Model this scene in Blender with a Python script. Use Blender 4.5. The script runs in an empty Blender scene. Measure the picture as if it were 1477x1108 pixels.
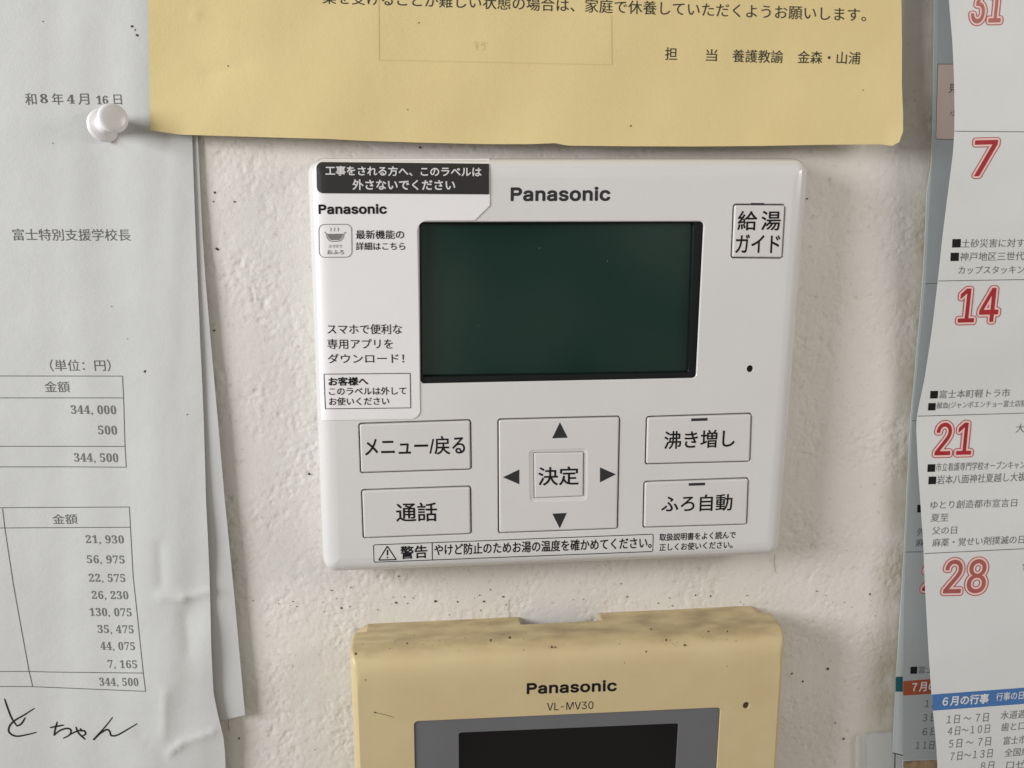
import bpy, bmesh, math, random
import numpy as np
from mathutils import Vector, Matrix
from mathutils.geometry import tessellate_polygon, delaunay_2d_cdt

S = bpy.context.scene
COL = S.collection
random.seed(7)
RNG = np.random.default_rng(11)

# ------------------------------------------------------------------ camera
F_PX, CX, CY = 1250.0, 738.5, 554.0          # focal length and centre, photo pixels
PITCH, YAW, ROLL = math.radians(-11.1089), math.radians(5.1347), math.radians(0.0223)
DIST = 0.2806                                # camera to wall, metres
def _rot(p, y, r):
    Rx = np.array([[1, 0, 0], [0, math.cos(p), -math.sin(p)], [0, math.sin(p), math.cos(p)]])
    Ry = np.array([[math.cos(y), 0, math.sin(y)], [0, 1, 0], [-math.sin(y), 0, math.cos(y)]])
    Rz = np.array([[math.cos(r), -math.sin(r), 0], [math.sin(r), math.cos(r), 0], [0, 0, 1]])
    return Ry @ Rx @ Rz
RC = _rot(PITCH, YAW, ROLL)                  # camera (right, down, forward) -> (right, down, into wall)
def _w(v):                                   # (right, down, in) -> world (X right, Y into wall, Z up)
    return Vector((v[0], v[2], -v[1]))
cam_d = bpy.data.cameras.new('camera')
cam = bpy.data.objects.new('camera', cam_d)
COL.objects.link(cam)
xa, ya, za = _w(RC[:, 0]), -_w(RC[:, 1]), -_w(RC[:, 2])
cam.matrix_world = Matrix(((xa.x, ya.x, za.x, 0), (xa.y, ya.y, za.y, -DIST), (xa.z, ya.z, za.z, 0), (0, 0, 0, 1)))
cam_d.sensor_width = 36.0
cam_d.lens = F_PX / 1477.0 * 36.0
cam_d.clip_start = 0.005
cam_d.clip_end = 50
S.camera = cam

# ------------------------------------------------------------------ light
world = bpy.data.worlds.new('World')
S.world = world
world.use_nodes = True
bg = world.node_tree.nodes['Background']
bg.inputs['Strength'].default_value = 1.0
# added noise backdrop: soft dark and pale blobs for ambient light and reflections
_nt = world.node_tree
_tc = _nt.nodes.new('ShaderNodeTexCoord'); _no = _nt.nodes.new('ShaderNodeTexNoise'); _cr = _nt.nodes.new('ShaderNodeValToRGB')
_no.inputs['Scale'].default_value = 5.5; _no.inputs['Detail'].default_value = 2.0; _no.inputs['Roughness'].default_value = .35
_cr.color_ramp.elements[0].position = .42; _cr.color_ramp.elements[0].color = (.05, .048, .046, 1)
_cr.color_ramp.elements[1].position = .62; _cr.color_ramp.elements[1].color = (.62, .585, .54, 1)
_nt.links.new(_tc.outputs['Generated'], _no.inputs['Vector']); _nt.links.new(_no.outputs['Fac'], _cr.inputs['Fac'])
_nt.links.new(_cr.outputs['Color'], bg.inputs['Color'])
def area(name, loc, aim, sx, sy, power, color):
    d = bpy.data.lights.new(name, 'AREA')
    d.shape = 'RECTANGLE'; d.size = sx; d.size_y = sy; d.energy = power; d.color = color
    o = bpy.data.objects.new(name, d); COL.objects.link(o)
    o.location = loc
    o.rotation_euler = (Vector(aim) - Vector(loc)).to_track_quat('-Z', 'Y').to_euler()
    return o
area('window_light', (-0.85, -0.43, 0.20), (-0.05, 0, 0.0), 0.46, 0.36, 10.6, (0.97, 0.985, 1.0))
area('room_light', (0.50, -0.30, 0.12), (0.14, 0, 0.0), 0.18, 0.16, 0.9, (1.0, 0.95, 0.88))
S.view_settings.view_transform = 'Standard'
S.view_settings.look = 'None'
S.view_settings.exposure = 0.09
S.view_settings.gamma = 1.0
S.view_settings.use_curve_mapping = False

# ------------------------------------------------------------------ helpers
def P(px, py, h=0.0):
    """photo pixel -> the point that lies h millimetres in front of the wall"""
    d = RC @ np.array([(px - CX) / F_PX, (py - CY) / F_PX, 1.0])
    k = (DIST - h * 0.001) / d[2]
    return Vector((d[0] * k, -h * 0.001, -d[1] * k))
_vd = RC.T @ np.array([0, 1.0, 0])
VP = (CX + F_PX * _vd[0] / _vd[2], CY + F_PX * _vd[1] / _vd[2])     # where plumb lines meet
def up_px(x, y):
    dx, dy = x - VP[0], y - VP[1]
    s = 1 if dy < 0 else -1
    return (s * dx / abs(dy), s * dy / abs(dy))
def lerp(a, b, t): return a + (b - a) * t
def sst(a, b, x):
    t = min(1, max(0, (x - a) / (b - a)))
    return t * t * (3 - 2 * t)
def curve(pts):
    ys = [p[1] for p in pts]; xs = [p[0] for p in pts]
    return lambda y: float(np.interp(y, ys, xs))
def hermite(keys):
    """smooth interpolation through (y, value) keys"""
    ks = sorted(keys)
    Y = np.array([k[0] for k in ks], float); V = np.array([k[1] for k in ks], float)
    m = np.gradient(V, Y)
    def f(y):
        y = min(max(y, Y[0]), Y[-1])
        i = min(len(Y) - 2, max(0, int(np.searchsorted(Y, y)) - 1))
        d = Y[i + 1] - Y[i]; t = (y - Y[i]) / d
        return ((2*t**3 - 3*t*t + 1) * V[i] + (t**3 - 2*t*t + t) * d * m[i] + (-2*t**3 + 3*t*t) * V[i+1] + (t**3 - t*t) * d * m[i+1])
    return f

class MB:
    """collects polygons of one part"""
    def __init__(s): s.v = []; s.f = []; s.sm = []
    def add(s, verts, faces, smooth=False):
        o = len(s.v); s.v += [Vector(v) for v in verts]
        for f in faces:
            s.f.append(tuple(i + o for i in f)); s.sm.append(smooth)
    def build(s, name, mat, parent=None, base=None, solid=0.0, recalc=False, bevel=0):
        me = bpy.data.meshes.new(name)
        off = ROOT[parent.name] if parent is not None else (base or Vector((0, 0, 0)))
        me.from_pydata([v - off for v in s.v], [], s.f)
        me.polygons.foreach_set('use_smooth', s.sm)
        if recalc:
            bm = bmesh.new(); bm.from_mesh(me)
            bmesh.ops.recalc_face_normals(bm, faces=bm.faces); bm.to_mesh(me); bm.free()
        me.materials.append(mat)
        me.update()
        o = bpy.data.objects.new(name, me); COL.objects.link(o)
        if parent is not None:
            o.parent = parent
        else:
            o.location = off
        ROOT[o.name] = off
        if solid:
            m = o.modifiers.new('thickness', 'SOLIDIFY'); m.thickness = solid; m.offset = 0
        return o
ROOT = {}
def thing(name, label, cat, loc, group=None):
    o = bpy.data.objects.new(name, None); COL.objects.link(o)
    o.location = loc; o.empty_display_size = 0.02
    o['label'] = label; o['category'] = cat
    if group: o['group'] = group
    ROOT[o.name] = Vector(loc)
    return o

# --- shapes
def rr(w, h, r, inset=0.0, n=6):
    """rounded rectangle loop in millimetres, origin at its lower left"""
    r = max(0.05, r - inset); x0, y0, x1, y1 = inset, inset, w - inset, h - inset
    pts = []
    for cx_, cy_, a0 in ((x1 - r, y1 - r, 0), (x0 + r, y1 - r, 90), (x0 + r, y0 + r, 180), (x1 - r, y0 + r, 270)):
        for k in range(n + 1):
            a = math.radians(a0 + 90.0 * k / n)
            pts.append((cx_ + r * math.cos(a), cy_ + r * math.sin(a)))
    return pts
class Quad:
    """four photo corners TL TR BR BL at height h -> a flat frame in millimetres"""
    def __init__(s, tl, tr, br, bl, h):
        s.c = [P(*tl, h), P(*tr, h), P(*br, h), P(*bl, h)]
        s.w = 500 * ((s.c[1] - s.c[0]).length + (s.c[2] - s.c[3]).length)
        s.h = 500 * ((s.c[3] - s.c[0]).length + (s.c[2] - s.c[1]).length)
    def at(s, x, y, h):
        u, v = x / s.w, y / s.h
        a = s.c[3].lerp(s.c[2], u); b = s.c[0].lerp(s.c[1], u)
        p = a.lerp(b, v)
        return Vector((p.x, -h * 0.001, p.z))
    def uv(s, p):
        ex, ey = s.c[2] - s.c[3], s.c[0] - s.c[3]
        d = p - s.c[3]
        a = ex.x * ey.z - ex.z * ey.x
        return (s.w * (d.x * ey.z - d.z * ey.x) / a, s.h * (ex.x * d.z - ex.z * d.x) / a)
    def loop(s, r, inset, h, n=6):
        return [s.at(x, y, h) for x, y in rr(s.w, s.h, r, inset, n)]
def rings(mb, loops, cap=True, smooth=True):
    n = len(loops[0]); v = [p for l in loops for p in l]; f = []
    for i in range(len(loops) - 1):
        for k in range(n):
            k2 = (k + 1) % n
            f.append((i*n + k, i*n + k2, (i+1)*n + k2, (i+1)*n + k))
    mb.add(v, f, smooth)
    if cap:
        mb.add(loops[-1], [tuple(range(n))], False)
def plate(mb, outer, holes, smooth=False):
    """flat face with holes"""
    loops = [[Vector((p.x, p.z, 0)) for p in l] for l in [outer] + holes]
    tris = tessellate_polygon(loops)
    allp = [p for l in [outer] + holes for p in l]
    mb.add(allp, [tuple(t) for t in tris], smooth)
def disc(mb, c, r, n=14, jag=0.0):
    pts = []
    for k in range(n):
        a = 2 * math.pi * k / n; q = r * (1 + random.uniform(-jag, jag))
        pts.append(Vector((c.x + q * math.cos(a), c.y, c.z + q * math.sin(a))))
    mb.add(pts, [tuple(range(n))])
def sheet_mesh(mb, outline, hf, step=7.0, smooth=True, thick=0.0):
    """surface bounded by a photo outline, each point lifted to its own height"""
    pts = []
    for i in range(len(outline)):
        a, b = outline[i], outline[(i + 1) % len(outline)]
        n = max(1, int(math.hypot(b[0]-a[0], b[1]-a[1]) / step))
        for k in range(n):
            pts.append((lerp(a[0], b[0], k/n), lerp(a[1], b[1], k/n)))
    nb = len(pts)
    poly = np.array(pts)
    xs = np.arange(poly[:, 0].min() + step*.6, poly[:, 0].max(), step)
    ys = np.arange(poly[:, 1].min() + step*.6, poly[:, 1].max(), step)
    gx, gy = np.meshgrid(xs, ys); gx[1::2] += step * .5
    gx, gy = gx.ravel(), gy.ravel()
    x1, y1 = poly[:, 0], poly[:, 1]; x2, y2 = np.roll(x1, -1), np.roll(y1, -1)
    ins = np.zeros(len(gx), bool); md = np.full(len(gx), 1e9)
    for a, b, c, d in zip(x1, y1, x2, y2):
        if b != d:
            ins ^= ((b > gy) != (d > gy)) & (gx < (c - a) * (gy - b) / (d - b) + a)
        md = np.minimum(md, np.hypot(gx - a, gy - b))
    keep = ins & (md > step * .55)
    allp = [Vector(p) for p in pts] + [Vector((a, b)) for a, b in zip(gx[keep], gy[keep])]
    v, e, f, *_ = delaunay_2d_cdt(allp, [(i, (i + 1) % nb) for i in range(nb)], [], 1, 1e-6)
    V = [P(p.x, p.y, hf(p.x, p.y)) for p in v]
    F = []
    for t in f:
        n = (V[t[1]] - V[t[0]]).cross(V[t[2]] - V[t[0]])
        F.append(tuple(t) if n.y < 0 else tuple(reversed(t)))
    mb.add(V, F, smooth)
    if thick:                                  # back face and a crisp cut edge
        B = [v + Vector((0, thick * .001, 0)) for v in V]
        mb.add(B, [tuple(reversed(t)) for t in F], smooth)
        ed = {}
        for t in F:
            for a, b in ((t[0], t[1]), (t[1], t[2]), (t[2], t[0])):
                if (b, a) in ed: del ed[(b, a)]
                else: ed[(a, b)] = 1
        for a, b in ed: mb.add([V[a], B[a], B[b], V[b]], [(0, 1, 2, 3)])

# --- writing
try:                                          # Blender's own interface face; its built-in one otherwise
    FONT = bpy.data.fonts.load(bpy.utils.system_resource('DATAFILES', path='fonts') + '/Inter.woff2')
except Exception:
    FONT = None
_bow = lambda rx, ry: [(.60 + rx * math.cos(math.radians(a)), .71 + ry * math.sin(math.radians(a))) for a in range(90, -91, -15)]
GLYPH_FIX = {'P': [[(0, 0), (0, 1)] + _bow(.40, .29) + [(.17, .42), (.17, 0)], [(.17, .86)] + _bow(.22, .15) + [(.17, .56)]],
             '4': [[(.60, 0), (.60, .22), (0, .22), (0, .34), (.58, 1), (.78, 1), (.78, .35), (1, .35), (1, .22), (.78, .22), (.78, 0)], [(.60, .35), (.60, .82), (.19, .35)]]}
_glyph = {}
def glyphs(s, space=1.0):
    k = (s, space)
    if k not in _glyph:
        cu = bpy.data.curves.new('t', 'FONT'); cu.body = s; cu.resolution_u = 4
        if FONT and s.isascii(): cu.font = FONT
        cu.space_character = space
        o = bpy.data.objects.new('t', cu); COL.objects.link(o)
        dg = bpy.context.evaluated_depsgraph_get()
        me = o.evaluated_get(dg).to_mesh()
        v = np.array([q.co[:2] for q in me.vertices]); f = [tuple(q.vertices) for q in me.polygons]
        o.evaluated_get(dg).to_mesh_clear()
        bpy.data.objects.remove(o); bpy.data.curves.remove(cu)
        if FONT and s.isascii():               # draw P and 4 clean, the face's own outlines overlap there
            for ch, i in ((c, i) for i, c in enumerate(s) if c in GLYPH_FIX and len(s) > 1):
                x0 = 0.0 if i == 0 else glyphs(s[:i], space)[0][:, 0].max() + .01
                sel = {n for n, q in enumerate(v) if q[0] > x0 and q[0] <= (1e9 if i == len(s) - 1 else glyphs(s[:i + 1], space)[0][:, 0].max() + .004)}
                bb = v[list(sel)]; lo, hi = bb.min(0), bb.max(0)
                f = [t for t in f if t[0] not in sel]
                lp = GLYPH_FIX[ch]
                tr = tessellate_polygon([[Vector((*p, 0)) for p in l] for l in lp])
                o_ = len(v); v = np.vstack([v, np.array([p for l in lp for p in l]) * (hi - lo) + lo]); f += [tuple(a + o_ for a in t) for t in tr]
        _glyph[k] = (v, f)
    return _glyph[k]
def write(mb, s, xl, yl, xr, yr, hpx, hf, bold=0.0, lift=0.07, space=1.0, mirror=False, outline=0.0):
    """ink box: bottom left (xl, yl), bottom right (xr, yr), hpx tall, on the surface hf.
    bold / outline thicken the strokes by that share of the height"""
    v, f = glyphs(s, space)
    lo, hi = v.min(0), v.max(0)
    q = (v - lo) / (hi - lo)
    if mirror: q[:, 0] = 1 - q[:, 0]
    r = max(0, bold) * hpx
    xl, xr, hpx, yl, yr = xl + r, xr - r, hpx - 2 * r, yl - r, yr - r
    r = r or outline
    n = 0 if r <= 0 else (20 if outline else (8 if r > .22 else 4))
    sh = [(0.0, 0.0)] + [(r * math.cos(6.28319 * (k + .5) / n), r * math.sin(6.28319 * (k + .5) / n)) for k in range(n)]
    ux, uy = up_px((xl + xr) / 2, (yl + yr) / 2)
    for k, (sx, sy) in enumerate(sh):
        out = []
        for a, b in q:
            x = xl + a * (xr - xl) + ux * hpx * b + sx
            y = yl + a * (yr - yl) + uy * hpx * b + sy
            out.append(P(x, y, (hf(x, y) if callable(hf) else hf) + lift + k * .0015))
        mb.add(out, f)
def stroke(mb, pts, w, hf, lift=0.07, closed=False, taper=0.0, step=8.0):
    """flat pen line along photo points, w pixels wide"""
    pp = []
    src = list(pts) + ([pts[0]] if closed else [])
    for a, b in zip(src, src[1:]):
        n = max(1, int(math.hypot(b[0]-a[0], b[1]-a[1]) / step))
        for k in range(n): pp.append((lerp(a[0], b[0], k/n), lerp(a[1], b[1], k/n)))
    pp.append(src[-1])
    n = len(pp); L = []
    for i in range(n):
        if closed:
            a, b = pp[(i - 1) % (n - 1)], pp[(i + 1) % (n - 1)]
        else:
            a, b = pp[max(0, i-1)], pp[min(n-1, i+1)]
        dx, dy = b[0]-a[0], b[1]-a[1]; l = math.hypot(dx, dy) or 1
        ww = w * .5 * (1 - taper * abs(2 * i / max(1, n-1) - 1) ** 3)
        for sgn in (1, -1):
            x, y = pp[i][0] - sgn * dy / l * ww, pp[i][1] + sgn * dx / l * ww
            L.append(P(x, y, (hf(x, y) if callable(hf) else hf) + lift))
    mb.add(L, [(2*i, 2*i+1, 2*i+3, 2*i+2) for i in range(n - 1)])
def smooth_pts(pts, n=5):
    out = []
    for i in range(len(pts) - 1):
        p0, p1, p2, p3 = pts[max(0, i-1)], pts[i], pts[i+1], pts[min(len(pts)-1, i+2)]
        for k in range(n):
            t = k / n
            out.append(tuple(.5 * (2*b + (c-a)*t + (2*a-5*b+4*c-d)*t*t + (3*b-a-3*c+d)*t**3) for a, b, c, d in zip(p0, p1, p2, p3)))
    out.append(pts[-1])
    return out
def fillpx(mb, pts, hf, lift=0.07, step=9.0):
    sheet_mesh(mb, pts, lambda x, y: (hf(x, y) if callable(hf) else hf) + lift, step, False)

# --- materials
def mat(name, col, rough=0.5, spec=0.5, var=0.0, vscale=60, grain=0.0, gscale=3000, wave=0.0, wscale=90, coat=0.0, tint=None, alpha=1.0, trans=0.0):
    m = bpy.data.materials.new(name); m.use_nodes = True
    nt = m.node_tree; b = nt.nodes['Principled BSDF']; L = nt.links.new
    b.inputs['Base Color'].default_value = (*col, 1)
    b.inputs['Roughness'].default_value = rough
    b.inputs['Specular IOR Level'].default_value = spec
    b.inputs['Coat Weight'].default_value = coat
    b.inputs['Coat Roughness'].default_value = 0.08
    b.inputs['Alpha'].default_value = alpha
    b.inputs['Transmission Weight'].default_value = trans
    tc = nt.nodes.new('ShaderNodeTexCoord')
    if var:
        n = nt.nodes.new('ShaderNodeTexNoise'); n.inputs['Scale'].default_value = vscale; n.inputs['Detail'].default_value = 6
        L(tc.outputs['Object'], n.inputs['Vector'])
        r = nt.nodes.new('ShaderNodeValToRGB')
        c2 = tint or tuple(c * (1 - var) for c in col)
        r.color_ramp.elements[0].position = .32; r.color_ramp.elements[1].position = .68
        r.color_ramp.elements[0].color = (*c2, 1); r.color_ramp.elements[1].color = (*col, 1)
        L(n.outputs['Fac'], r.inputs['Fac']); L(r.outputs['Color'], b.inputs['Base Color'])
    last = None
    for amt, sc, dist in ((grain, gscale, 0.0002), (wave, wscale, 0.001)):
        if amt:
            n = nt.nodes.new('ShaderNodeTexNoise'); n.inputs['Scale'].default_value = sc; n.inputs['Detail'].default_value = 4
            L(tc.outputs['Object'], n.inputs['Vector'])
            bu = nt.nodes.new('ShaderNodeBump'); bu.inputs['Strength'].default_value = amt; bu.inputs['Distance'].default_value = dist
            L(n.outputs['Fac'], bu.inputs['Height'])
            if last: L(last.outputs['Normal'], bu.inputs['Normal'])
            last = bu
    if last: L(last.outputs['Normal'], b.inputs['Normal'])
    return m
M = dict(
    body=mat('white_plastic', (.655, .64, .63), .2, .5, .03, 40, .03, 2500, .05, 45, coat=.3),
    button=mat('button_plastic', (.64, .62, .605), .33, .5, .03, 60, .06, 2500),
    film=mat('label_film', (.77, .75, .755), .42, .4, .02, 50, .04, 2500, .12, 40),
    ink=mat('black_ink', (.010, .010, .011), .7, .15),
    grey_ink=mat('charcoal_ink', (.033, .033, .035), .65, .15),
    black=mat('black_label_ink', (.030, .027, .027), .5, .3, .1, 200),
    white_ink=mat('white_ink', (.62, .61, .61), .5, .3),
    pale_ink=mat('pale_grey_ink', (.19, .18, .18), .6, .3),
    hole=mat('dark_hole', (.008, .008, .008), .7, .2),
    bezel=mat('black_bezel', (.006, .008, .008), .28, .35),
    lcd=mat('dark_green_glass', (.0082, .0275, .0210), .10, .40, .12, 25),
    cream=mat('yellowed_plastic', (.57, .465, .265), .42, .4, .10, 70, .08, 2500, .06, 60, tint=(.545, .43, .24)),
    cream_back=mat('yellowed_back_plastic', (.45, .37, .22), .5, .35, .25, 160, .1, 2500),
    grey=mat('grey_screen_frame', (.135, .135, .142), .45, .4, .05, 90, .05, 2500),
    screen=mat('black_screen', (.0045, .0035, .0038), .12, .16),
    paper=mat('white_paper', (.56, .562, .55), .85, .2, .05, 45, .25, 1800, .25, 120),
    paper_back=mat('older_white_paper', (.55, .55, .545), .85, .2, .05, 45, .25, 1800, .2, 120),
    yellow=mat('yellow_paper', (.675, .55, .28), .85, .2, .05, 30, .3, 1800, .3, 70, tint=(.65, .52, .26)),
    print=mat('printed_grey', (.115, .115, .115), .8, .2),
    print_dark=mat('printed_black', (.04, .035, .03), .8, .2),
    digits=mat('light_printed_grey', (.15, .15, .15), .8, .2),
    pen=mat('pen_ink', (.012, .012, .013), .6, .3),
    ghost=mat('show_through_grey', (.60, .485, .24), .85, .2),
    pin=mat('white_pin_plastic', (.76, .735, .735), .3, .5, coat=.2),
    cal=mat('calendar_paper', (.60, .605, .60), .6, .3, .03, 45, .15, 1800, .2, 60),
    cal_shaded=mat('calendar_shaded_paper', (.37, .395, .40), .6, .3, .04, 45, .15, 1800),  # shade on the rear page is mixed into its paper colour
    cal_edge=mat('calendar_edge_paper', (.60, .645, .64), .6, .3, .04, 45, .15, 1800),
    red=mat('red_ink', (.36, .018, .025), .6, .3, .2, 120),
    faded_red=mat('faded_red_ink', (.40, .14, .12), .6, .3, .2, 120),
    mid_red=mat('duller_red_ink', (.37, .10, .09), .6, .3, .2, 120),
    line_red=mat('red_outline_ink', (.40, .075, .08), .6, .3),
    rose=mat('pink_ink', (.70, .49, .46), .6, .3),
    pink=mat('pink_panel_ink', (.56, .44, .40), .7, .3),
    blue=mat('blue_ink', (.055, .15, .36), .6, .3),
    orange=mat('brick_red_ink', (.34, .075, .032), .6, .3),
    teal=mat('teal_ink', (.015, .12, .15), .6, .3),
    tan=mat('tan_print', (.42, .30, .18), .7, .3, .5, 300),
    speck=mat('dirt', (.085, .07, .055), .9, .1, .4, 900),
    grime=mat('grime', (.16, .12, .075), .9, .1, .4, 900),
    sleeve=mat('clear_plastic', (.8, .8, .8), .18, .5, alpha=.34),
)

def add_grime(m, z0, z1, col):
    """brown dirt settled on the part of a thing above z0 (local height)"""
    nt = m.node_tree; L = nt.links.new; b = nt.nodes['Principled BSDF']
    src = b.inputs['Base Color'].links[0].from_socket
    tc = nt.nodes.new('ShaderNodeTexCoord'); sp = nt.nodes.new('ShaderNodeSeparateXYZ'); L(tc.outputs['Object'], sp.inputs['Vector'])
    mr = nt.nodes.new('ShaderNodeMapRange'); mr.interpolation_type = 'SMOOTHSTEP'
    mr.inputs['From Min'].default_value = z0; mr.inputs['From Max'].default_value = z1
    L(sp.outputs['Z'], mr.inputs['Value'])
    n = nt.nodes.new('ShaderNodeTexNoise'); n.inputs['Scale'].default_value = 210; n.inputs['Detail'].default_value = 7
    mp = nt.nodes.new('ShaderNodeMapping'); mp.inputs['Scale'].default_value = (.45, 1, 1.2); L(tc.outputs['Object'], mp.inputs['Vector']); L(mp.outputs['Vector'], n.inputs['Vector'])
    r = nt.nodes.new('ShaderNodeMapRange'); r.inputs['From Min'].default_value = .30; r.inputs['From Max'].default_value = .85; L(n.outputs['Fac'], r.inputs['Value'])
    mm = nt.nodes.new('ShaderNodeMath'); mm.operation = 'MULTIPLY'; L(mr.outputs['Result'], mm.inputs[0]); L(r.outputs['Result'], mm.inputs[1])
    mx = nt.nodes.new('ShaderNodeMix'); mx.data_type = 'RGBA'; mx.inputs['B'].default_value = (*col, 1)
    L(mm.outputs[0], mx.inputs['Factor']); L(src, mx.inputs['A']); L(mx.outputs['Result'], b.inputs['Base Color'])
# ================================================================== WALL
def band_noise(ny, nx, lam_x, lam_y, width=.55):
    """noise whose bumps are about lam cells across"""
    n = np.fft.rfft2(RNG.standard_normal((ny, nx)))
    fy = np.fft.fftfreq(ny)[:, None] * lam_y; fx = np.fft.rfftfreq(nx)[None, :] * lam_x
    k = np.sqrt(fx**2 + fy**2) + 1e-6
    g = np.fft.irfft2(n * np.exp(-(np.log(k) / width) ** 2), s=(ny, nx))
    return g / g.std()
def build_wall():
    a, b, c, d = P(235, 120), P(1350, 120), P(1350, 1125), P(235, 1125)
    st = .00042
    fx = np.arange(min(a.x, d.x), max(b.x, c.x), st); fz = np.arange(min(c.z, d.z), max(a.z, b.z), st)
    X = np.concatenate([[-.6, -.4, -.3, -.25, -.22], fx, [.22, .25, .3, .4, .6]])
    Z = np.concatenate([[-.5, -.35, -.27], fz, [.20, .25, .35, .5]])
    ny, nx = len(fz), len(fx)
    # trowelled plaster: grains of many sizes, tops pressed flat, small pits left between them
    patch = np.clip(.75 + .35 * band_noise(ny, nx, 80, 100, .5), .3, 1.5)
    g = 1.0 * band_noise(ny, nx, 20, 24, .8) + .75 * band_noise(ny, nx, 9, 10, .7) + .55 * band_noise(ny, nx, 5, 5.5, .6) + .32 * band_noise(ny, nx, 3, 3.2, .5)
    g = np.where(g > .5, .5 + (g - .5) * .35, g)
    hgt = .056 * g * patch + .09 * band_noise(ny, nx, 160, 200, .5)
    H = np.zeros((len(Z), len(X))); H[3:3+ny, 5:5+nx] = hgt
    GX, GZ = np.meshgrid(X, Z)
    co = np.stack([GX, -H * .001, GZ], -1).reshape(-1, 3)
    R, Cn = len(Z), len(X)
    i = np.arange(R - 1)[:, None] * Cn + np.arange(Cn - 1)[None, :]
    q = np.stack([i, i + 1, i + Cn + 1, i + Cn], -1).reshape(-1, 4)
    me = bpy.data.meshes.new('wall')
    me.vertices.add(len(co)); me.vertices.foreach_set('co', co.ravel())
    me.loops.add(q.size); me.loops.foreach_set('vertex_index', q.ravel().astype(np.int32))
    me.polygons.add(len(q)); me.polygons.foreach_set('loop_start', np.arange(0, q.size, 4, dtype=np.int32))
    me.polygons.foreach_set('use_smooth', np.ones(len(q), bool))
    me.update(calc_edges=True)
    m = bpy.data.materials.new('wall_plaster'); m.use_nodes = True
    nt = m.node_tree; bs = nt.nodes['Principled BSDF']; L = nt.links.new
    bs.inputs['Roughness'].default_value = .75; bs.inputs['Specular IOR Level'].default_value = .25
    tc = nt.nodes.new('ShaderNodeTexCoord')
    def noise(sc, det, p0, p1, c0, c1):
        n = nt.nodes.new('ShaderNodeTexNoise'); n.inputs['Scale'].default_value = sc; n.inputs['Detail'].default_value = det
        L(tc.outputs['Object'], n.inputs['Vector'])
        r = nt.nodes.new('ShaderNodeValToRGB'); r.color_ramp.elements[0].position = p0; r.color_ramp.elements[1].position = p1
        r.color_ramp.elements[0].color = (*c0, 1); r.color_ramp.elements[1].color = (*c1, 1)
        L(n.outputs['Fac'], r.inputs['Fac']); return r
    base = noise(22, 6, .35, .68, (.67, .635, .585), (.72, .695, .65))
    dirt = noise(420, 8, .60, .74, (1, 1, 1), (.80, .74, .66))
    mx = nt.nodes.new('ShaderNodeMix'); mx.data_type = 'RGBA'; mx.blend_type = 'MULTIPLY'; mx.inputs['Factor'].default_value = .8
    L(base.outputs['Color'], mx.inputs['A']); L(dirt.outputs['Color'], mx.inputs['B'])
    # yellowish band beside the calendar: its shadow painted into the plaster colour
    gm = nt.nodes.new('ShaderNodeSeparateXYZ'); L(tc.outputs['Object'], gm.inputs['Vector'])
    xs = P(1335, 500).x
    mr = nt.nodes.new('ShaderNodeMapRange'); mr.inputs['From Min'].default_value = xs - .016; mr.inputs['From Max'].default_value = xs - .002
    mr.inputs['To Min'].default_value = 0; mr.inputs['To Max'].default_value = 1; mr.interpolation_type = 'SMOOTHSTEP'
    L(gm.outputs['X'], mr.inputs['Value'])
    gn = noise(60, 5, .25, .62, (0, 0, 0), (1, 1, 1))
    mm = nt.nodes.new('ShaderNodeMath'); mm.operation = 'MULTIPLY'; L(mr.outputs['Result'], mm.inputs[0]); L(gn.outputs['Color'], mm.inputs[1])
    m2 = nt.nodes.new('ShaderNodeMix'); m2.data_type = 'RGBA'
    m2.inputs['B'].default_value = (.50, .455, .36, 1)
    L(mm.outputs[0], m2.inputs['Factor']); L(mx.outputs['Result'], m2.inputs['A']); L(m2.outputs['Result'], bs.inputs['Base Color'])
    n = nt.nodes.new('ShaderNodeTexNoise'); n.inputs['Scale'].default_value = 1900; n.inputs['Detail'].default_value = 3
    L(tc.outputs['Object'], n.inputs['Vector'])
    bu = nt.nodes.new('ShaderNodeBump'); bu.inputs['Strength'].default_value = .6; bu.inputs['Distance'].default_value = .00018
    L(n.outputs['Fac'], bu.inputs['Height']); L(bu.outputs['Normal'], bs.inputs['Normal'])
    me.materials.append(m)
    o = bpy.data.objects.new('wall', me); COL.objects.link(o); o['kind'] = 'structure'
    ROOT['wall'] = Vector((0, 0, 0))
    # specks of dirt on the plaster
    mb, mg = MB(), MB()
    known = [(310, 278, 3), (313, 359, 3.6), (309, 477, 2.6), (308, 291, 2), (338, 291, 2), (446, 684, 3), (345, 1065, 2.6),
             (606, 213, 2.4), (910, 182, 0), (1142, 972, 3), (1158, 983, 3.4), (1194, 965, 3), (1205, 1043, 2.4), (1217, 1066, 3),
             (1164, 287, 2.2), (1320, 145, 1.8), (492, 877, 2.6), (571, 869, 3), (628, 867, 3), (726, 861, 2.4), (698, 868, 2.6), (660, 868, 2),
             (575, 831, 2), (905, 861, 2), (1025, 860, 2), (1255, 857, 2.4), (970, 874, 1.8)]
    for x, y, r in known:
        if r: disc(mb, P(x, y, .22), r / 4700 * .66, 9, .4)
    for k in range(60):
        y = random.gauss(868, 9); x = random.uniform(330, 1290)
        disc(random.choice((mb, mg)), P(x, y, .2), random.uniform(.4, 1.3) / 4700, 7, .5)
    for k in range(25):
        disc(random.choice((mb, mg, mg)), P(random.uniform(300, 1330), random.uniform(205, 1108), .2), random.uniform(.3, .9) / 4700, 7, .5)
    for (x, y) in ((735, 865), (1118, 800), (330, 1030)):
        stroke(mg, smooth_pts([(x, y), (x - 1, y + 12), (x + 1, y + 26)]), .5, .2)
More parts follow.
